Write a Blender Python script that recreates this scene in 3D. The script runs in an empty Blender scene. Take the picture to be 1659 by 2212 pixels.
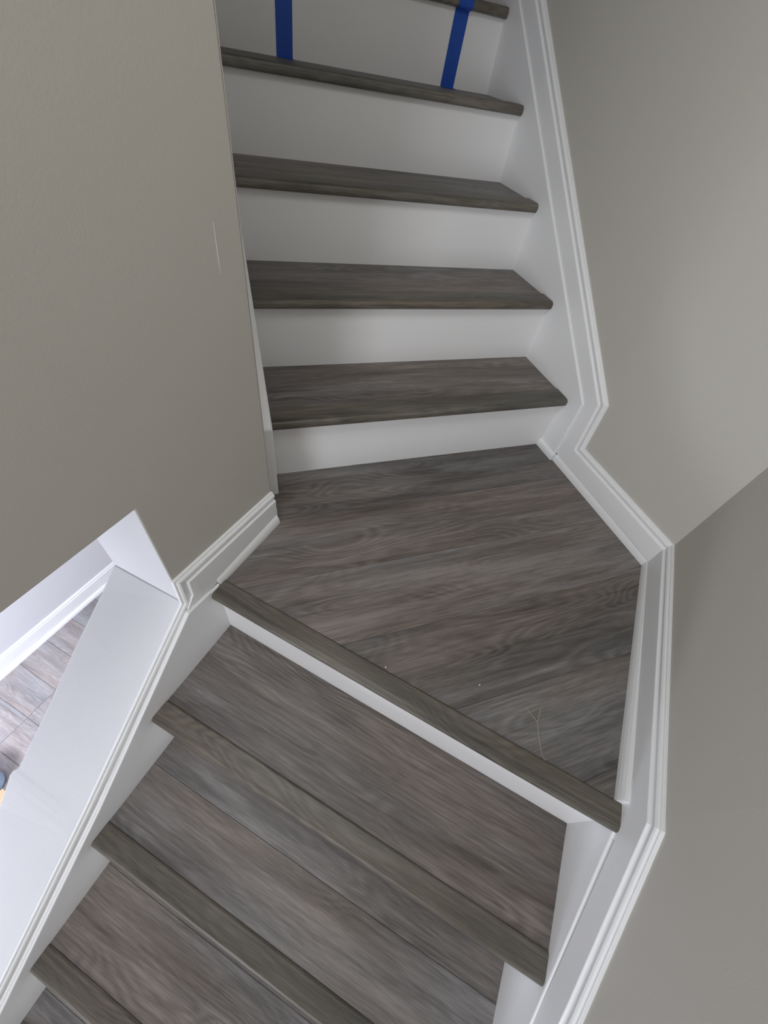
import bpy, bmesh, math, random
from mathutils import Vector, Matrix

random.seed(7)
S = bpy.context.scene
COL = S.collection

# ------------------------------------------------------------------ frame of the place
# x: across the upper flight (0 = right skirt), y: up the upper flight, z: up (0 = landing)
R = 0.19            # rise of every step
G = 0.2441          # going, upper flight
G2 = 0.23754        # going, lower flight
PHI = 0.77197       # turn between the two flights
SB = 0.62547        # riser under the landing nosing, measured along the lower flight
YB = -0.52065
XL = -0.9108        # left face of the upper flight
WL, WR = 0.9022, 0.001
UX, UY = -math.sin(PHI), -math.cos(PHI)      # down the lower flight
LX, LY = -math.cos(PHI), math.sin(PHI)       # towards its left side
FLOOR = -11 * R
ZC = 3.05

def L(d, w, z=0.0):
    return Vector((d * UX + w * LX, YB + d * UY + w * LY, z))

# ------------------------------------------------------------------ camera
cd = bpy.data.cameras.new('camera')
cam = bpy.data.objects.new('camera', cd)
COL.objects.link(cam)
az, pitch, roll = 0.46728, 0.86153, 0.21178
f = Vector((math.sin(az) * math.cos(pitch), math.cos(az) * math.cos(pitch), -math.sin(pitch)))
rt = f.cross(Vector((0, 0, 1))).normalized()
up = rt.cross(f)
rt2 = math.cos(roll) * rt + math.sin(roll) * up
up2 = -math.sin(roll) * rt + math.cos(roll) * up
M = Matrix((rt2, up2, -f)).transposed().to_4x4()
M.translation = Vector((-0.96838, -0.84438, 0.84621))
cam.matrix_world = M
cd.sensor_fit = 'VERTICAL'
cd.sensor_height = 36.0
cd.sensor_width = 27.0
cd.lens = 36.0 * 866.0 / 2212.0
cd.clip_start = 0.01
S.camera = cam

# ------------------------------------------------------------------ world, lights, exposure
w = bpy.data.worlds.new('world')
S.world = w
w.use_nodes = True
bg = w.node_tree.nodes['Background']
bg.inputs[0].default_value = (0.93, 0.97, 1.0, 1)
bg.inputs[1].default_value = 0.8

def area(name, loc, target, sx, sy, power, col):
    ld = bpy.data.lights.new(name, 'AREA')
    ld.shape = 'RECTANGLE'; ld.size = sx; ld.size_y = sy; ld.energy = power; ld.color = col
    o = bpy.data.objects.new(name, ld); COL.objects.link(o)
    o.location = loc
    o.rotation_euler = (Vector(target) - Vector(loc)).to_track_quat('-Z', 'Y').to_euler()
    return o

area('hall_area_light', L(3.9, 0.5, 0.35), L(0.6, 0.5, 0.1), 0.9, 1.5, 37, (0.93, 0.95, 1.0))  # added soft area light low behind the camera, no known window there
area('landing_fill_light', L(0.85, 0.70, 1.85), L(0.72, 0.42, 0.0), 0.6, 0.6, 12.5, (0.97, 0.985, 1.0))  # added overhead fill for the landing, floats below the ceiling without a fixture
area('lower_room_window_light', L(2.3, 1.95, -0.75), L(0.8, 2.45, -2.0), 0.7, 0.6, 62, (0.83, 0.87, 1.0))

vs = S.view_settings
S.display_settings.display_device = 'sRGB'
vs.view_transform = 'Standard'
vs.look = 'None'
vs.exposure = -0.12
vs.gamma = 1.0
vs.use_curve_mapping = False

# ------------------------------------------------------------------ materials
def newmat(name):
    m = bpy.data.materials.new(name); m.use_nodes = True
    nt = m.node_tree
    return m, nt, nt.nodes['Principled BSDF']

def paint(name, col, rough, bump=0.15, scale=260.0, mottled=0.02):
    m, nt, b = newmat(name)
    N, K = nt.nodes, nt.links
    tc = N.new('ShaderNodeTexCoord')
    n1 = N.new('ShaderNodeTexNoise'); n1.inputs['Scale'].default_value = 3.0; n1.inputs['Detail'].default_value = 5
    K.new(tc.outputs['Object'], n1.inputs['Vector'])
    mx = N.new('ShaderNodeMix'); mx.data_type = 'RGBA'
    K.new(n1.outputs['Fac'], mx.inputs['Factor'])
    mx.inputs['A'].default_value = tuple(c * (1 - mottled) for c in col) + (1,)
    mx.inputs['B'].default_value = tuple(min(1, c * (1 + mottled)) for c in col) + (1,)
    K.new(mx.outputs['Result'], b.inputs['Base Color'])
    n2 = N.new('ShaderNodeTexNoise'); n2.inputs['Scale'].default_value = scale; n2.inputs['Detail'].default_value = 3
    K.new(tc.outputs['Object'], n2.inputs['Vector'])
    bp = N.new('ShaderNodeBump'); bp.inputs['Strength'].default_value = bump; bp.inputs['Distance'].default_value = 0.001
    K.new(n2.outputs['Fac'], bp.inputs['Height'])
    K.new(bp.outputs['Normal'], b.inputs['Normal'])
    b.inputs['Roughness'].default_value = rough
    return m

M_WALL = paint('greige_wall_paint', (0.545, 0.522, 0.474), 0.85, 0.14, 320)
M_WHITEWALL = paint('white_wall_paint', (0.66, 0.66, 0.685), 0.7, 0.2, 240)
M_TRIM = paint('white_trim_paint', (0.87, 0.875, 0.885), 0.38, 0.04, 60, 0.01)
M_RISER = paint('white_riser_paint', (0.84, 0.835, 0.84), 0.5, 0.06, 120, 0.015)
M_CEIL = paint('ceiling_paint', (0.8, 0.8, 0.79), 0.9, 0.3, 200)
M_TAPE = paint('blue_tape', (0.007, 0.075, 0.44), 0.55, 0.5, 700, 0.06)

def wood(name, dark, mid, light, rough=0.5, tone=0.10):
    m, nt, b = newmat(name)
    N, K = nt.nodes, nt.links
    tc = N.new('ShaderNodeTexCoord'); oi = N.new('ShaderNodeObjectInfo')
    mul = N.new('ShaderNodeVectorMath'); mul.operation = 'SCALE'
    cx = N.new('ShaderNodeCombineXYZ')
    for i in range(3): K.new(oi.outputs['Random'], cx.inputs[i])
    K.new(cx.outputs[0], mul.inputs[0]); mul.inputs['Scale'].default_value = 37.0
    add = N.new('ShaderNodeVectorMath'); add.operation = 'ADD'
    K.new(tc.outputs['Object'], add.inputs[0]); K.new(mul.outputs[0], add.inputs[1])
    def noise(sx, sy, sz, detail, dist=0.0, rough_=0.55):
        mp = N.new('ShaderNodeMapping'); mp.inputs['Scale'].default_value = (sx, sy, sz)
        K.new(add.outputs[0], mp.inputs['Vector'])
        n = N.new('ShaderNodeTexNoise'); n.inputs['Scale'].default_value = 1.0
        n.inputs['Detail'].default_value = detail; n.inputs['Distortion'].default_value = dist
        n.inputs['Roughness'].default_value = rough_
        K.new(mp.outputs[0], n.inputs['Vector']); return n.outputs['Fac']
    def math_(op, a, c=None, v=None):
        x = N.new('ShaderNodeMath'); x.operation = op; K.new(a, x.inputs[0])
        if c is not None: K.new(c, x.inputs[1])
        elif v is not None: x.inputs[1].default_value = v
        return x.outputs[0]
    broad = noise(2.0, 17, 8, 4, 0.6)
    figure = noise(1.9, 9, 6, 1.5, 0.25)
    streak = noise(7, 170, 60, 4, 0.2, 0.6)
    pore = noise(26, 620, 200, 2)
    rings = math_('SINE', math_('MULTIPLY', figure, v=150.0))
    cen = noise(2.6, 10, 5, 2)
    rmask = N.new('ShaderNodeMapRange'); K.new(cen, rmask.inputs[0])
    rmask.inputs[1].default_value = 0.44; rmask.inputs[2].default_value = 0.62
    ringv = math_('MULTIPLY', rings, rmask.outputs[0])
    t1 = math_('MULTIPLY', ringv, v=0.10)
    t2 = math_('MULTIPLY', math_('SUBTRACT', streak, v=0.5), v=0.80)
    t3 = math_('MULTIPLY', math_('SUBTRACT', broad, v=0.5), v=1.30)
    t4 = math_('MULTIPLY', math_('SUBTRACT', pore, v=0.5), v=0.62)
    sc_ = N.new('ShaderNodeSeparateColor'); K.new(oi.outputs['Color'], sc_.inputs[0])
    rnd = math_('ADD', math_('MULTIPLY', math_('SUBTRACT', oi.outputs['Random'], v=0.5), v=tone), math_('SUBTRACT', sc_.outputs[0], v=0.5))
    s = math_('ADD', math_('ADD', math_('ADD', t1, t2), math_('ADD', t3, t4)), rnd)
    s = math_('ADD', s, v=0.5)
    cr = N.new('ShaderNodeValToRGB'); K.new(s, cr.inputs[0])
    e = cr.color_ramp.elements
    e[0].position = 0.12; e[0].color = dark + (1,)
    e[1].position = 0.88; e[1].color = light + (1,)
    k = e.new(0.5); k.color = mid + (1,)
    # faint brown / grey drift along the boards
    hue = noise(1.1, 6, 4, 2)
    mx = N.new('ShaderNodeMix'); mx.data_type = 'RGBA'; mx.blend_type = 'MULTIPLY'; mx.inputs['Factor'].default_value = 1.0
    hr = N.new('ShaderNodeValToRGB'); K.new(hue, hr.inputs[0])
    hr.color_ramp.elements[0].position = 0.38; hr.color_ramp.elements[0].color = (1.06, 0.98, 0.92, 1)
    hr.color_ramp.elements[1].position = 0.62; hr.color_ramp.elements[1].color = (0.94, 0.98, 1.0, 1)
    K.new(cr.outputs[0], mx.inputs['A']); K.new(hr.outputs[0], mx.inputs['B'])
    K.new(mx.outputs['Result'], b.inputs['Base Color'])
    bp = N.new('ShaderNodeBump'); bp.inputs['Strength'].default_value = 0.25; bp.inputs['Distance'].default_value = 0.0008
    hh = math_('ADD', math_('MULTIPLY', ringv, v=0.35), math_('ADD', streak, pore))
    K.new(hh, bp.inputs['Height']); K.new(bp.outputs['Normal'], b.inputs['Normal'])
    b.inputs['Roughness'].default_value = rough
    return m

M_WOOD = wood('grey_brown_vinyl_oak', (0.076, 0.067, 0.062), (0.160, 0.145, 0.137), (0.275, 0.254, 0.245), 0.5)
M_NOSE = wood('olive_grey_vinyl_oak_nosing', (0.062, 0.056, 0.046), (0.120, 0.109, 0.091), (0.20, 0.183, 0.157), 0.45, 0.06)
M_FLOOR = wood('lower_floor_vinyl_oak', (0.19, 0.178, 0.182), (0.31, 0.292, 0.298), (0.43, 0.41, 0.42), 0.4)

def plain(name, col, rough, metal=0.0):
    m, nt, b = newmat(name)
    N, K = nt.nodes, nt.links
    n = N.new('ShaderNodeTexNoise'); n.inputs['Scale'].default_value = 40
    tc = N.new('ShaderNodeTexCoord'); K.new(tc.outputs['Object'], n.inputs['Vector'])
    mx = N.new('ShaderNodeMix'); mx.data_type = 'RGBA'
    mx.inputs['A'].default_value = tuple(c * .93 for c in col) + (1,); mx.inputs['B'].default_value = tuple(min(1, c * 1.05) for c in col) + (1,)
    K.new(n.outputs['Fac'], mx.inputs['Factor']); K.new(mx.outputs['Result'], b.inputs['Base Color'])
    b.inputs['Roughness'].default_value = rough; b.inputs['Metallic'].default_value = metal
    return m

# ------------------------------------------------------------------ builders
def link(name, verts, faces, mat, parent=None, mats=None, fm=None, smooth=False, origin=None, rotz=0.0):
    me = bpy.data.meshes.new(name)
    o = bpy.data.objects.new(name, me); COL.objects.link(o)
    if origin is None and parent is None:
        c = sum((Vector(v) for v in verts), Vector()) / len(verts)
        origin = Vector((c.x, c.y, min(Vector(v).z for v in verts)))
    if origin is None: origin = Vector((0, 0, 0))
    mw = Matrix.Translation(origin) @ Matrix.Rotation(rotz, 4, 'Z')
    inv = mw.inverted()
    me.from_pydata([tuple(inv @ Vector(v)) for v in verts], [], faces)
    for mm in (mats or [mat]): me.materials.append(mm)
    o.color = (0.5, 0.5, 0.5, 1)
    if fm:
        for i, k in enumerate(fm): me.polygons[i].material_index = k
    bm = bmesh.new(); bm.from_mesh(me)
    bmesh.ops.recalc_face_normals(bm, faces=bm.faces); bm.to_mesh(me); bm.free()
    if smooth:
        for p in me.polygons: p.use_smooth = True
    if parent is not None:
        o.parent = parent
        o.matrix_parent_inverse = Matrix.Identity(4)
        o.matrix_basis = world_of(parent).inverted() @ mw
    else:
        o.matrix_basis = mw
    return o

def world_of(o):
    m = o.matrix_basis.copy()
    while o.parent is not None:
        o = o.parent; m = o.matrix_basis @ m
    return m

def empty(name, loc):
    o = bpy.data.objects.new(name, None); COL.objects.link(o); o.location = loc
    o.empty_display_size = 0.1
    return o

def tag(o, label, cat=None, group=None, kind=None):
    if label: o['label'] = label
    if cat: o['category'] = cat
    if group: o['group'] = group
    if kind: o['kind'] = kind
    return o

def bevel(o, width, seg=1):
    b = o.modifiers.new('bevel', 'BEVEL'); b.width = width; b.segments = seg; b.limit_method = 'ANGLE'; b.angle_limit = math.radians(35)
    return o

def prism(poly, off):
    """closed prism from a planar loop of Vectors, pushed by off"""
    n = len(poly); v = [Vector(p) for p in poly] + [Vector(p) + off for p in poly]
    fcs = [tuple(range(n)), tuple(range(2 * n - 1, n - 1, -1))]
    fcs += [(i, (i + 1) % n, n + (i + 1) % n, n + i) for i in range(n)]
    return v, fcs

def sweep(nodes, normals, profile, ghost=(0, 0)):
    """profile [(n, h)]: n out of the wall, h down from the path; mitred at every node"""
    segs = len(nodes) - 1
    D, H = [], []
    for i in range(segs):
        d = (nodes[i + 1] - nodes[i]).normalized(); D.append(d)
        n = normals[i]; h = d.cross(n)
        if h.z > 0: h = -h
        if abs(h.z) < 1e-6: h = h
        H.append(h.normalized())
    # keep h continuous through plumb drops
    for i in range(1, segs):
        a = H[i - 1]; c = H[i]
        d0, d1 = D[i - 1], D[i]
        r = normals[i].cross(d1); r2 = normals[i - 1].cross(d0)
        # same handedness as the segment before
        s0 = 1 if a.dot(r2) > 0 else -1
        H[i] = (r * s0).normalized()
    verts, faces = [], []
    m = len(profile)
    for i, p in enumerate(nodes):
        if i == 0: j, pn = 0, D[0]
        elif i == segs: j, pn = segs - 1, D[-1]
        else: j, pn = i - 1, (D[i - 1] + D[i]).normalized()
        for (a, h) in profile:
            q = p + normals[j] * a + H[j] * h
            t = (p - q).dot(pn) / D[j].dot(pn)
            verts.append(q + D[j] * t)
    for i in range(segs):
        for k in range(m):
            k2 = (k + 1) % m
            faces.append((i * m + k, i * m + k2, (i + 1) * m + k2, (i + 1) * m + k))
    for _ in range(ghost[0]):
        verts = verts[m:]; segs -= 1; faces = [tuple(i - m for i in q) for q in faces if min(q) >= m]
    if ghost[1]:
        verts = verts[:-m]; segs -= 1; faces = [q for q in faces if max(q) < len(verts)]
    faces.append(tuple(range(m))); faces.append(tuple(segs * m + k for k in range(m - 1, -1, -1)))
    return verts, faces

NX = Vector((-1, 0, 0)); NY = Vector((0, 0, 0))
NL = Vector((-LX, -LY, 0))      # away from the left wall of the lower flight, into the stair
NR = Vector((LX, LY, 0))        # away from its right wall

# ------------------------------------------------------------------ the shell
wx = 0.020
P_BR = Vector((0.0345, -0.530, 0))
PR = L(0.62, -0.016)
PR2 = L(5.2, -0.016)
TOPY = 3.4

def wall_prism(name, a, c, z0, z1, out, th, mat, label, kind='structure', a2=None, c2=None):
    a2 = a2 if a2 is not None else a + out * th
    c2 = c2 if c2 is not None else c + out * th
    v = [Vector((p.x, p.y, z)) for z in (z0, z1) for p in (a, c, c2, a2)]
    fcs = [(0, 1, 2, 3), (7, 6, 5, 4)] + [(i, (i + 1) % 4, 4 + (i + 1) % 4, 4 + i) for i in range(4)]
    o = link(name, v, fcs, mat)
    return tag(o, label, kind=kind)

wall_prism('wall_right', Vector((wx, TOPY, 0)), Vector((wx, -0.10, 0)), FLOOR, ZC, Vector((1, 0, 0)), 0.12, M_WALL,
           'greige wall right of the upper flight', c2=Vector((0.14, -0.13, 0)))
wall_prism('wall_right_landing', Vector((wx, -0.10, 0)), P_BR, FLOOR, ZC, Vector((1, 0, 0)), 0.12, M_WALL,
           'greige wall along the right of the landing', a2=Vector((0.14, -0.13, 0)), c2=Vector((0.145, -0.585, 0)))
cA = L(5.2, -0.14)
v = [Vector((p.x, p.y, z)) for z in (FLOOR, ZC) for p in (P_BR, PR, PR2, cA, Vector((0.145, -0.585, 0)))]
o = link('wall_right_lower', v, [(0, 1, 2, 3, 4), (9, 8, 7, 6, 5)] + [(i, (i + 1) % 5, 5 + (i + 1) % 5, 5 + i) for i in range(5)], M_WALL)
tag(o, 'greige wall right of the lower flight and far side of the landing', kind='structure')

QX = -0.935
WD = 0.922; WO = 1.12; JD = 0.697; HZ = 0.335
def QD(wv): return (QX - wv * LX) / UX
qi = L(QD(WD), WD); QDo = QD(WD)
qo = L(QDo, WO)
v = [Vector((p.x, p.y, z)) for z in (FLOOR, ZC) for p in (qi, Vector((QX, TOPY, 0)), Vector((qo.x, TOPY, 0)), qo)]
o = link('wall_left', v, [(0, 1, 2, 3), (7, 6, 5, 4)] + [(i, (i + 1) % 4, 4 + (i + 1) % 4, 4 + i) for i in range(4)], M_WALL)
tag(o, 'greige wall left of the upper flight', kind='structure')

poly = [(QDo, FLOOR), (QDo, ZC), (5.2, ZC), (5.2, HZ), (JD, HZ), (JD, FLOOR)]
v, fcs = prism([L(d, WD, z) for d, z in poly], Vector((LX, LY, 0)) * (WO - WD))
fm = [0, 0] + [0, 0, 0, 1, 1, 1]
o = link('wall_left_lower', v, fcs, None, mats=[M_WALL, M_WHITEWALL], fm=fm)
bevel(o, 0.003, 2)
tag(o, 'greige wall left of the lower flight, cut away above the low wall', kind='structure')

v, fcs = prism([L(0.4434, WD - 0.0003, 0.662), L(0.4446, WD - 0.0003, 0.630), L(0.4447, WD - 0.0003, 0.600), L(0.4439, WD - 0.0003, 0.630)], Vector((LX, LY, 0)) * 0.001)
tag(link('wall_streak', v, fcs, M_TRIM, o), 'thin white vertical streak on the greige wall')  # pale sliver on the wall face, near the outer corner

# low wall that slopes down with the lower flight
near = [(0.697, 0.040), (1.067, -0.268), (1.365, -0.504), (3.05, -1.80)]
far = [(0.697, 0.020), (0.741, -0.020), (1.084, -0.303), (1.157, -0.364), (3.05, -1.82)]
def interp(t, tab):
    for (a, za), (c, zc_) in zip(tab, tab[1:]):
        if t <= c: return za + (zc_ - za) * (t - a) / (c - a)
    return tab[-1][1]
ds = [0.697, 0.741, 0.86, 0.96, 1.067, 1.082, 1.091, 1.102, 1.118, 1.157, 1.365, 2.0, 3.05]
wob = {0.86: 0.002, 0.96: -0.001, 1.082: 0.001, 1.091: 0.010, 1.102: 0.013, 1.118: 0.009, 1.157: 0.003, 1.365: 0.002}
v, fcs = [], []
for d in ds:
    zn, zf = interp(d, near), interp(d, far); wo = WO + wob.get(d, 0)
    v += [L(d, WD, FLOOR), L(d, WD, zn), L(d, wo, zf), L(d, wo, FLOOR)]
for i in range(len(ds) - 1):
    for k in range(4):
        fcs.append((4 * i + k, 4 * i + (k + 1) % 4, 4 * i + 4 + (k + 1) % 4, 4 * i + 4 + k))
fcs += [(0, 1, 2, 3), tuple(4 * (len(ds) - 1) + k for k in (3, 2, 1, 0))]
o = link('wall_low', v, fcs, M_WHITEWALL)
bevel(o, 0.004, 2)
tag(o, 'wide white sloping top of the low wall left of the lower flight', kind='structure')

# ceiling over the stairs, end walls
def slab(name, pts, z0, z1, mat, label):
    n = len(pts)
    v = [Vector((p.x, p.y, z)) for z in (z0, z1) for p in pts]
    fcs = [tuple(range(n)), tuple(range(2 * n - 1, n - 1, -1))] + [(i, (i + 1) % n, n + (i + 1) % n, n + i) for i in range(n)]
    return tag(link(name, v, fcs, mat), label, kind='structure')
slab('ceiling', [Vector((0.14, TOPY, 0)), Vector((0.145, -0.585, 0)), L(5.2, -0.14), L(5.2, WO), qo, Vector((qo.x, TOPY, 0))], ZC, ZC + 0.05, M_CEIL,
     'white ceiling over the stairs')
wall_prism('wall_top', Vector((qo.x, TOPY, 0)), Vector((0.14, TOPY, 0)), FLOOR, ZC, Vector((0, 1, 0)), 0.1, M_WALL, 'greige wall past the top of the stairs')

# lower room
FW = 2.690
XO = qo.x - 0.002
dF = (XO - FW * LX) / UX
farL = L(dF, FW); nearL = L((XO - (WO + .002) * LX) / UX, WO + .002)
wall_prism('wall_far', farL, L(5.2, FW), FLOOR, HZ, Vector((LX, LY, 0)), 0.1, M_WHITEWALL, 'white far wall of the lower room')
slab('ceiling_lower_room', [nearL, L(5.2, WO + .002), L(5.2, FW), farL], HZ, HZ + 0.08, M_CEIL, 'white ceiling of the lower room')
fl = slab('floor', [L(-1.3, -0.1), L(5.2, -0.1), L(5.2, FW + .1), L(-1.3, FW + .1)], FLOOR - 0.06, FLOOR - 0.006, M_FLOOR, 'grey wood plank floor of the lower room')
rz_w = math.atan2(LY, LX); rz_u = math.atan2(UY, UX)
PW = 0.183
d = -0.30; col = 0
rnd = random.Random(3)
while d < 3.3:
    off = [0.0, 0.62, 0.31, 0.9][col % 4]
    wv = 1.125 - off
    if 1.0 < d + PW / 2 < 1.35: wv = 2.33 - 1.22
    while wv < FW:
        a, c = max(wv, 1.125), min(wv + 1.22, FW - 0.004)
        if c - a > 0.03:
            g = 0.0008
            pl = [L(d + g, a + g), L(d + PW - g, a + g), L(d + PW - g, c - g), L(d + g, c - g)]
            vv = [Vector((p.x, p.y, z)) for z in (FLOOR - 0.006, FLOOR) for p in pl]
            p_ = link('plank', vv, [(0, 1, 2, 3), (7, 6, 5, 4)] + [(i, (i + 1) % 4, 4 + (i + 1) % 4, 4 + i) for i in range(4)], M_FLOOR, fl,
                      origin=L(d, a, FLOOR), rotz=rz_w)
            bevel(p_, 0.0009)
        wv += 1.22
    d += PW; col += 1

# ------------------------------------------------------------------ mouldings
BASE = lambda h: [(0, 0), (0.0045, 0.0), (0.0060, 0.0015), (0.0062, 0.0045), (0.0095, 0.0065), (0.0112, 0.0100), (0.0105, 0.0140),
                  (0.0088, 0.0185), (0.0086, 0.0215), (0.0100, 0.0235), (0.0135, 0.0250), (0.0140, 0.0262), (0.0140, h), (0, h)]
def up_z(p, z): return Vector((p.x, p.y, z))

T0 = Vector((wx, 2.60, 0.257 + 2.741 * 0.7663))
T1 = Vector((wx, -0.141, 0.258)); T2 = Vector((wx + 0.001, -0.155, 0.110))
T3 = up_z(P_BR, 0.107); T4 = L(0.643, -0.016, 0.104); T5 = L(0.90, -0.016, -0.086); T6 = L(3.05, -0.016, -1.785)
n2 = Vector((-(T2 - T3).y, (T2 - T3).x, 0)).normalized()
if n2.x > 0: n2 = -n2
dE3 = (T4 - T3); n3 = Vector((-dE3.y, dE3.x, 0)).normalized()
if n3.dot(NR) < 0: n3 = -n3

v, fcs = sweep([T0, T1, T2, T3], [NX, NX, n2], BASE(0.083), (0, 1))
o = link('trim_1', v, fcs, M_TRIM)
tag(o, 'white moulded baseboard climbing the right wall above the upper skirt board', kind='structure')
v, fcs = sweep([T0, T1, T2, T3, T4, T5], [NX, NX, n2, n3, NR], BASE(0.083), (2, 1))
o = link('baseboard_right', v, fcs, M_TRIM)
tag(o, 'white moulded baseboard round the right corner of the landing', kind='structure')
v, fcs = prism([L(d_, -0.0155, z_) for d_, z_ in [(0.56, -0.010), (0.56, 0.030), (0.652, 0.030), (0.668, 0.004), (0.655, -0.016)]], NR * 0.0125)
link('flat_panel', v, fcs, M_TRIM, o)
v, fcs = sweep([T3, T4, T5, T6], [n3, NR, NR], BASE(0.083), (1, 0))
o = link('trim_2', v, fcs, M_TRIM)
tag(o, 'white moulded baseboard descending the right wall of the lower flight', kind='structure')
# butt piece: baseboard runs up to the plumb mitre
# skirt boards (flat boards the steps die into)
def skirt(name, pts, off, label):
    v, fcs = prism(pts, off)
    o = link(name, v, fcs, M_TRIM); bevel(o, 0.003, 2)
    return tag(o, label, kind='structure')
ys = lambda y: 0.217 + (y + 0.070) * 0.7655
skirt('trim_3', [Vector((0.0, y, z)) for y, z in [(-0.079, 0.0), (-0.073, 0.217), (0.406, 0.580), (2.60, ys(2.60)), (2.60, 1.75), (0.0, -0.16), (-0.079, -0.16)]],
      Vector((wx, 0, 0)), 'flat white skirt board right of the upper flight')
skirt('trim_4', [Vector((XL, y, z)) for y, z in [(-0.077, 0.0), (-0.071, 0.217), (2.60, ys(2.60)), (2.60, 1.75), (0.0, -0.16), (-0.077, -0.16)]],
      Vector((QX - XL, 0, 0)), 'flat white skirt board left of the upper flight')
skirt('trim_5', [L(d, WR, z) for d, z in [(0.600, -0.004), (0.636, -0.004), (0.935, -0.219), (3.05, -1.90), (3.05, FLOOR), (2.75, FLOOR), (0.600, -0.42)]],
      Vector((-LX, -LY, 0)) * (WR + 0.016), 'flat white skirt board right of the lower flight')
skirt('trim_6', [L(d, WL, z) for d, z in [(0.600, 0.0), (0.650, 0.013), (0.706, 0.020), (1.056, -0.289), (1.427, -0.583), (3.05, -1.875), (3.05, FLOOR), (2.75, FLOOR), (0.600, -0.42)]],
      Vector((LX, LY, 0)) * (WD - WL), 'flat white skirt board left of the lower flight below the low wall')

# left landing baseboard, plumb drop, run down the low wall
B0 = up_z(qi, 0.103); B1 = L(0.699, WD, 0.124); B2 = L(0.703, WD, 0.042); B3 = L(1.067, WD, -0.265); B4 = L(1.365, WD, -0.500); B5 = L(3.05, WD, -1.79)
v, fcs = sweep([B0, B1, B2], [NL, NL], BASE(0.083), (0, 1))
# cut square at the wall end, mitre at the drop
o = link('baseboard_left', v, fcs, M_TRIM)
tag(o, 'short white moulded baseboard on the left side of the landing', kind='structure')
v, fcs = prism([L(d_, WD - 0.0005, z_) for d_, z_ in [(QDo + 0.001, 0.002), (QDo + 0.001, 0.050), (0.62, 0.070), (0.664, 0.094), (0.669, 0.060), (0.700, 0.022), (0.640, 0.012)]], NL * 0.0132)
link('flat_panel', v, fcs, M_TRIM, o)
CAP = lambda h: [(0, 0), (0.0075, 0.0), (0.0095, 0.0015), (0.0095, 0.0045), (0.0120, 0.0065), (0.0135, 0.0100), (0.0125, 0.0140),
                 (0.0105, 0.0185), (0.0105, 0.0215), (0.0120, 0.0235), (0.0150, 0.0250), (0.0150, h), (0, h)]
v, fcs = sweep([B0, B1, B2, B3, B4, B5], [NL] * 5, BASE(0.045), (1, 0))
o = link('trim_7', v, fcs, M_TRIM)
tag(o, 'white moulding running down between low wall and left skirt board', kind='structure')

# shoe mouldings
SHOE = [(0, 0), (0.004, 0.0006), (0.0085, 0.0028), (0.0128, 0.0070), (0.0163, 0.0135), (0.0183, 0.0210), (0.0190, 0.030), (0, 0.030)]
def toe(nodes, normals, thick=0.019):
    return [p - n * thick + Vector((0, 0, 0.030)) for p, n in zip(nodes, normals)]
s0 = Vector((0.001, -0.085, 0)); s1 = Vector((0.0175, -0.520, 0)); s2 = L(0.600, 0.010)
na = Vector(((s0 - s1).y, -(s0 - s1).x, 0)).normalized(); na = na if na.x < 0 else -na
nb = Vector(((s1 - s2).y, -(s1 - s2).x, 0)).normalized(); nb = nb if nb.dot(NR) > 0 else -nb
def offs(p, n, t): return p - n * t
da = (s1 - s0).normalized(); db = (s2 - s1).normalized()
bis = (na + nb).normalized(); c1 = s1 - bis * (0.019 / bis.dot(na))
v, fcs = sweep([offs(s0, na, 0.019) + Vector((0, 0, .03)), c1 + Vector((0, 0, .03)), offs(s2, nb, 0.019) + Vector((0, 0, .03))], [na, nb], SHOE)
o = link('trim_8', v, fcs, M_TRIM); tag(o, 'rounded white shoe moulding along the right edge of the landing floor', kind='structure')
v, fcs = sweep([Vector((-0.012 + 0.014, 0.0, .024)), Vector((-0.008 + 0.014, -0.084, .024))], [NX], [(0, 0), (0.006, 0), (0.012, 0.004), (0.014, 0.012), (0.014, 0.024), (0, 0.024)])
o = link('trim_9', v, fcs, M_TRIM); tag(o, 'short white shoe block at the foot of the right upper skirt board', kind='structure')
k0 = L(0.398, 0.899); k1 = L(0.614, 0.902)
v, fcs = sweep([k0 - NL * 0.019 + Vector((0, 0, .03)), k1 - NL * 0.019 + Vector((0, 0, .03))], [NL], SHOE)
o = link('trim_10', v, fcs, M_TRIM); tag(o, 'short rounded white shoe moulding on the left side of the landing', kind='structure')

# far room baseboard with shoe
v, fcs = sweep([L(dF + 0.03, FW, FLOOR + 0.150), L(5.1, FW, FLOOR + 0.150)], [NL], [(a, h) for a, h in BASE(0.150)])
o = link('baseboard_far', v, fcs, M_TRIM); tag(o, 'white baseboard along the far wall of the lower room', kind='structure')
v, fcs = sweep([L(dF + 0.03, FW - 0.013, FLOOR + 0.03), L(5.1, FW - 0.013, FLOOR + 0.03)], [NL], SHOE)
o = link('trim_11', v, fcs, M_TRIM); tag(o, 'white shoe moulding along the far floor edge of the lower room', kind='structure')

# ------------------------------------------------------------------ stairs
def box8(P, dirx, diry, x0, x1, y0, y1, z0, z1):
    v = [P + dirx * a + diry * c + Vector((0, 0, z)) for z in (z0, z1) for a, c in ((x0, y0), (x1, y0), (x1, y1), (x0, y1))]
    return v, [(0, 1, 2, 3), (7, 6, 5, 4)] + [(i, (i + 1) % 4, 4 + (i + 1) % 4, 4 + i) for i in range(4)]

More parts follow.
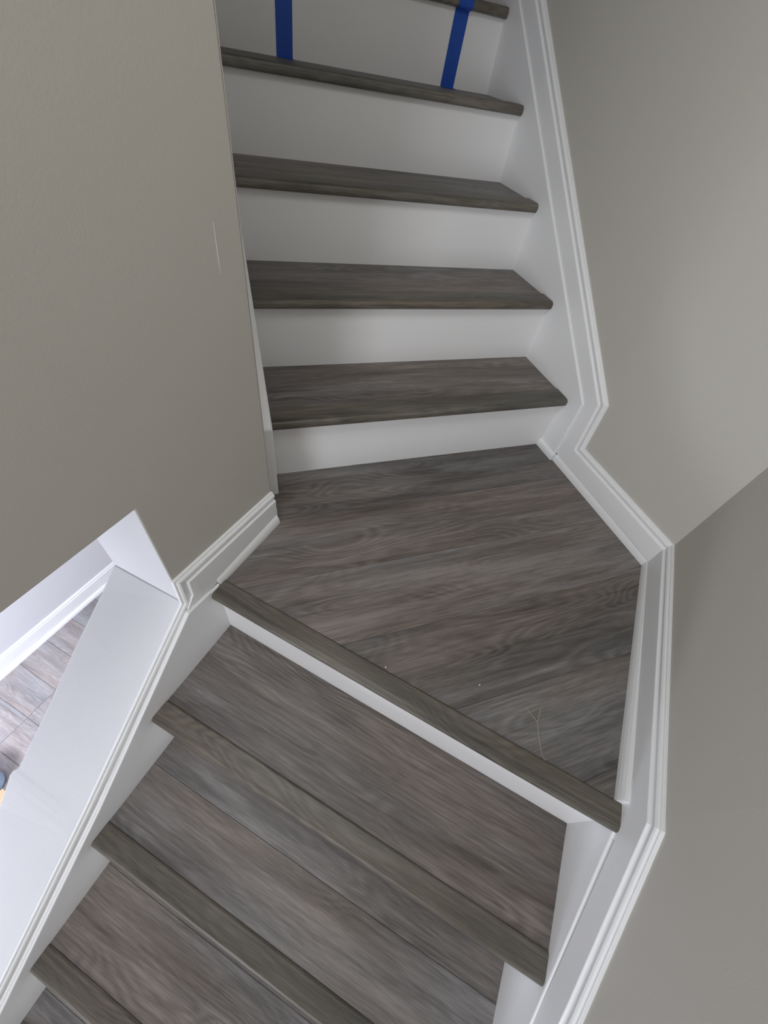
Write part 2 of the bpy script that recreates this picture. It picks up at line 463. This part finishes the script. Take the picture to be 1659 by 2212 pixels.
# nosing profile: (forward of the riser face, height above tread top)
def nose_profile(back):
    return [(-back, -0.006), (-back, 0.0005), (-back + 0.0035, 0.0040), (0.009, 0.0040), (0.0145, 0.0032), (0.0185, 0.0005), (0.0205, -0.004),
            (0.0208, -0.010), (0.0195, -0.0155), (0.0165, -0.0190), (0.012, -0.0205), (-0.002, -0.0205), (-0.002, -0.006)]
def nosing(parent, P, along, fwd, a0, a1, z, back, label=None):
    prof = nose_profile(back)
    m = len(prof); v = []
    for a in (a0, a1):
        for (q, h) in prof: v.append(P + along * a + fwd * q + Vector((0, 0, z + h)))
    fcs = [(k, (k + 1) % m, m + (k + 1) % m, m + k) for k in range(m)] + [tuple(range(m)), tuple(range(2 * m - 1, m - 1, -1))]
    o = link('nosing', v, fcs, M_NOSE, parent, origin=P + along * a0 + Vector((0, 0, z)), rotz=math.atan2(along.y, along.x))
    bevel(o, 0.0008)
    return o

EX = Vector((1, 0, 0)); EY = Vector((0, 1, 0)); Z0 = Vector((0, 0, 0))
uf = empty('upper_stair_flight', Vector((XL / 2, 0, 0)))
tag(uf, 'straight upper stair flight with white risers, climbing away from the landing', 'stairs')
NUP = 9
for k in range(NUP):
    y = k * G; z = (k + 1) * R
    v, fcs = box8(Z0, EX, EY, XL, 0.0, y, y + 0.016, k * R, z - 0.0207)
    o = link('riser', v, fcs, M_RISER, uf)
    v, fcs = box8(Z0, EX, EY, XL, 0.0, y + 0.0475, y + G, z - 0.012, z)
    t = link('tread', v, fcs, M_WOOD, uf, origin=Vector((XL, y, z)))
    nosing(t, Vector((0, y, 0)), EX, -EY, XL, 0.0, z, 0.047)

lf = empty('lower_stair_flight', L(SB + 1.2, 0.45, FLOOR))
tag(lf, 'lower stair flight with wide grey wood treads, descending towards the viewer', 'stairs')
DU = Vector((UX, UY, 0)); DL = Vector((LX, LY, 0)); PB = L(0, 0)
seam = {2: 0.945, 3: 1.158, 4: 1.42, 6: 1.92}
for k in range(0, 11):
    dd = SB + k * G2
    v, fcs = box8(PB, DU, DL, dd - 0.016, dd, WR, WL, -(k + 1) * R, -k * R - 0.0207)
    link('riser', v, fcs, M_RISER, lf)
    if k == 0: continue
    z = -k * R
    d0, d1 = dd - G2, dd - 0.028
    if k in seam:
        v, fcs = box8(PB, DU, DL, seam[k] + 0.0004, d1, WR, WL, z - 0.012, z)
    else:
        v, fcs = box8(PB, DU, DL, d0, d1, WR, WL, z - 0.012, z)
    t = link('tread', v, fcs, M_WOOD, lf, origin=L(dd, WR, z), rotz=rz_w)
    bevel(t, 0.0003)
    if k in seam:
        v, fcs = box8(PB, DU, DL, d0, seam[k] - 0.0004, WR, WL, z - 0.012, z)
        b_ = link('plank', v, fcs, M_WOOD, t, origin=L(d0, WR, z), rotz=rz_w); bevel(b_, 0.0003)
    nosing(t, L(dd, 0), DL, DU, WR, WL, z, 0.0275)

# landing: planks cut to the outline of the floor, running parallel to the upper risers
outline = [(0.004, 0.0), (0.006, -0.08), (0.024, -0.524)]
for d_, w_ in ((0.5985, -0.006), (0.5985, 0.918)):
    p = L(d_, w_); outline.append((p.x, p.y))
outline += [(qi.x + 0.001, qi.y + 0.0), (QX + 0.001, 0.0)]
def clip(poly, ya, above):
    out = []
    for i in range(len(poly)):
        p, q = poly[i], poly[(i + 1) % len(poly)]
        ip = (p[1] >= ya) if above else (p[1] <= ya); iq = (q[1] >= ya) if above else (q[1] <= ya)
        if ip: out.append(p)
        if ip != iq:
            t = (ya - p[1]) / (q[1] - p[1]); out.append((p[0] + (q[0] - p[0]) * t, ya))
    return out
ld = empty('stair_landing', Vector((-0.45, -0.4, -0.02)))
tag(ld, 'angled stair landing of grey brown wood planks between the two flights', 'landing')
edges = [0.02, -0.169, -0.352, -0.535, -0.719, -0.902, -1.2]
tones = [0.47, 0.51, 0.61, 0.43, 0.43, 0.46]
for (a, c), tn in zip(zip(edges, edges[1:]), tones):
    pl = clip(clip(outline, a - 0.0002, False), c + 0.0002, True)
    if len(pl) < 3: continue
    v, fcs = prism([Vector((x, y, -0.012)) for x, y in pl], Vector((0, 0, 0.012)))
    p_ = link('plank', v, fcs, M_WOOD, ld, origin=Vector((-1.0, a, 0)))
    p_.color = (tn, tn, tn, 1)
    bevel(p_, 0.0002)
nosing(ld, L(SB, 0), DL, DU, -0.010, 0.915, 0.0, 0.0265)
# ------------------------------------------------------------------ blue tape over the fifth riser
def tape(xb, xt, label, curl):
    yr = 4 * G - 0.0006; zt = 4 * R + 0.0005; zn = 5 * R
    path = [(yr - 0.026, zt), (yr - 0.004, zt), (yr, zt + 0.004), (yr, zn - 0.025), (yr - 0.003, zn - 0.0215), (yr - 0.012, zn - 0.0215),
            (yr - 0.0172, zn - 0.0198), (yr - 0.0203, zn - 0.0160), (yr - 0.0216, zn - 0.010), (yr - 0.0213, zn - 0.0035), (yr - 0.0190, zn + 0.0012),
            (yr - 0.0148, zn + 0.0041), (yr - 0.009, zn + 0.0048), (yr + 0.030, zn + 0.0048)]
    tot = len(path) - 1
    v, fcs = [], []
    wd = 0.0475
    for i, (y, z) in enumerate(path):
        t = min(1, max(0, (z - zt) / (zn - zt)))
        x = xb + (xt - xb) * t
        # outward direction
        a = path[max(0, i - 1)]; c = path[min(tot, i + 1)]
        ty, tz = c[0] - a[0], c[1] - a[1]; l_ = math.hypot(ty, tz)
        ny, nz = -tz / l_, ty / l_
        e = 0.0008
        v += [Vector((x, y, z)), Vector((x + wd, y, z)), Vector((x + wd, y + ny * e, z + nz * e)), Vector((x, y + ny * e, z + nz * e))]
    for i in range(tot):
        for k in range(4):
            fcs.append((4 * i + k, 4 * i + (k + 1) % 4, 4 * i + 4 + (k + 1) % 4, 4 * i + 4 + k))
    fcs += [(0, 1, 2, 3), tuple(4 * tot + k for k in (3, 2, 1, 0))]
    o = link('painter_tape', v, fcs, M_TAPE)
    tag(o, label, 'tape', 'blue tape strips on the top riser')
tape(-0.721, -0.7175, 'left strip of blue painter tape stuck down the topmost visible riser', 0)
tape(-0.181, -0.172, 'right strip of blue painter tape stuck down the topmost visible riser', 0)

# ------------------------------------------------------------------ small things
def tube(name, paths, rad, mat, label, cat):
    v, fcs = [], []
    for pts in paths:
        base = len(v)
        for i, p in enumerate(pts):
            a = pts[max(0, i - 1)]; c = pts[min(len(pts) - 1, i + 1)]
            d = (c - a).normalized(); s = d.cross(Vector((0, 0, 1))).normalized(); u = s.cross(d)
            for k in range(5):
                an = k * math.tau / 5
                v.append(p + s * math.cos(an) * rad + u * math.sin(an) * rad)
        for i in range(len(pts) - 1):
            for k in range(5):
                fcs.append((base + 5 * i + k, base + 5 * i + (k + 1) % 5, base + 5 * i + 5 + (k + 1) % 5, base + 5 * i + 5 + k))
        fcs.append(tuple(base + k for k in range(5))); fcs.append(tuple(base + 5 * (len(pts) - 1) + k for k in (4, 3, 2, 1, 0)))
    return tag(link(name, v, fcs, mat, smooth=True), label, cat)
M_THREAD = plain('pale_thread', (0.50, 0.44, 0.36), 0.8)
zt = 0.0008
tube('loose_thread', [[Vector((-0.473, -0.760, zt)), Vector((-0.483, -0.772, zt)), Vector((-0.499, -0.787, zt)), Vector((-0.508, -0.805, zt)), Vector((-0.515, -0.822, zt)), Vector((-0.521, -0.838, zt)), Vector((-0.521, -0.852, zt))],
                      [Vector((-0.508, -0.755, zt)), Vector((-0.503, -0.772, zt)), Vector((-0.499, -0.787, zt))]],
     0.0006, M_THREAD, 'thin pale forked thread lying on the landing planks near the nosing', 'thread')
def crumb(p, r, label):
    v, fcs = [], []
    bm = bmesh.new(); bmesh.ops.create_icosphere(bm, subdivisions=1, radius=r)
    rr = random.Random(int(p.x * 1000))
    for x in bm.verts: x.co = Vector((x.co.x * 1.2, x.co.y, x.co.z * 0.7)) * rr.uniform(0.75, 1.2) + p
    v = [x.co.copy() for x in bm.verts]; fcs = [tuple(y.index for y in q.verts) for q in bm.faces]; bm.free()
    tag(link('crumb', v, fcs, plain('pale_crumb', (0.7, 0.66, 0.6), 0.8)), label, 'debris', 'crumbs on the landing')
crumb(Vector((-0.584, -0.689, 0.0012)), 0.0017, 'tiny pale crumb in the middle of the landing')
crumb(Vector((-0.767, -0.604, 0.0050)), 0.0019, 'tiny pale crumb caught against the back edge of the landing nosing')

# things on the lower floor, cut by the left edge of the picture
tb = empty('plastic_tub', L(1.478, 2.185, FLOOR))
tag(tb, 'pale blue glossy round tub on the lower floor at the left edge', 'tub')
def lathe(name, c, prof, mat, parent, seg=32):
    v, fcs = [], []; m = len(prof)
    for k in range(seg):
        a = k * math.tau / seg
        for r_, z in prof: v.append(c + Vector((math.cos(a) * r_, math.sin(a) * r_, z)))
    for k in range(seg):
        k2 = (k + 1) % seg
        for i in range(m):
            i2 = (i + 1) % m
            fcs.append((k * m + i, k2 * m + i, k2 * m + i2, k * m + i2))
    return link(name, v, fcs, mat, parent, smooth=False)
tc_ = L(1.478, 2.185, FLOOR)
M_TUB = plain('pale_blue_plastic', (0.45, 0.62, 0.85), 0.18)
lathe('body', tc_, [(0.001, 0.002), (0.066, 0.002), (0.074, 0.010), (0.082, 0.125), (0.079, 0.125), (0.070, 0.012), (0.001, 0.008)], M_TUB, tb)
tag(lathe('rim', tc_, [(0.081, 0.116), (0.087, 0.118), (0.088, 0.126), (0.080, 0.128)], plain('grey_rim', (0.25, 0.26, 0.28), 0.35), tb), 'grey rim')
lathe('lid', tc_, [(0.0005, 0.130), (0.070, 0.129), (0.079, 0.124), (0.0005, 0.120)], M_TUB, tb)
M_TAN = plain('tan_cardboard', (0.50, 0.33, 0.20), 0.7)
bx = empty('cardboard_box', L(1.56, 2.04, FLOOR))
tag(bx, 'low tan cardboard box beside the blue tub on the lower floor', 'box')
v, fcs = box8(PB, DU, DL, 1.45, 1.68, 1.99, 2.095, FLOOR + 0.001, FLOOR + 0.035)
bevel(link('body', v, fcs, M_TAN, bx), 0.002)
v, fcs = box8(PB, DU, DL, 1.448, 1.682, 1.988, 2.041, FLOOR + 0.0352, FLOOR + 0.037)
link('flap', v, fcs, M_TAN, bx)
v, fcs = box8(PB, DU, DL, 1.448, 1.682, 2.044, 2.097, FLOOR + 0.0352, FLOOR + 0.037)
link('flap', v, fcs, M_TAN, bx)
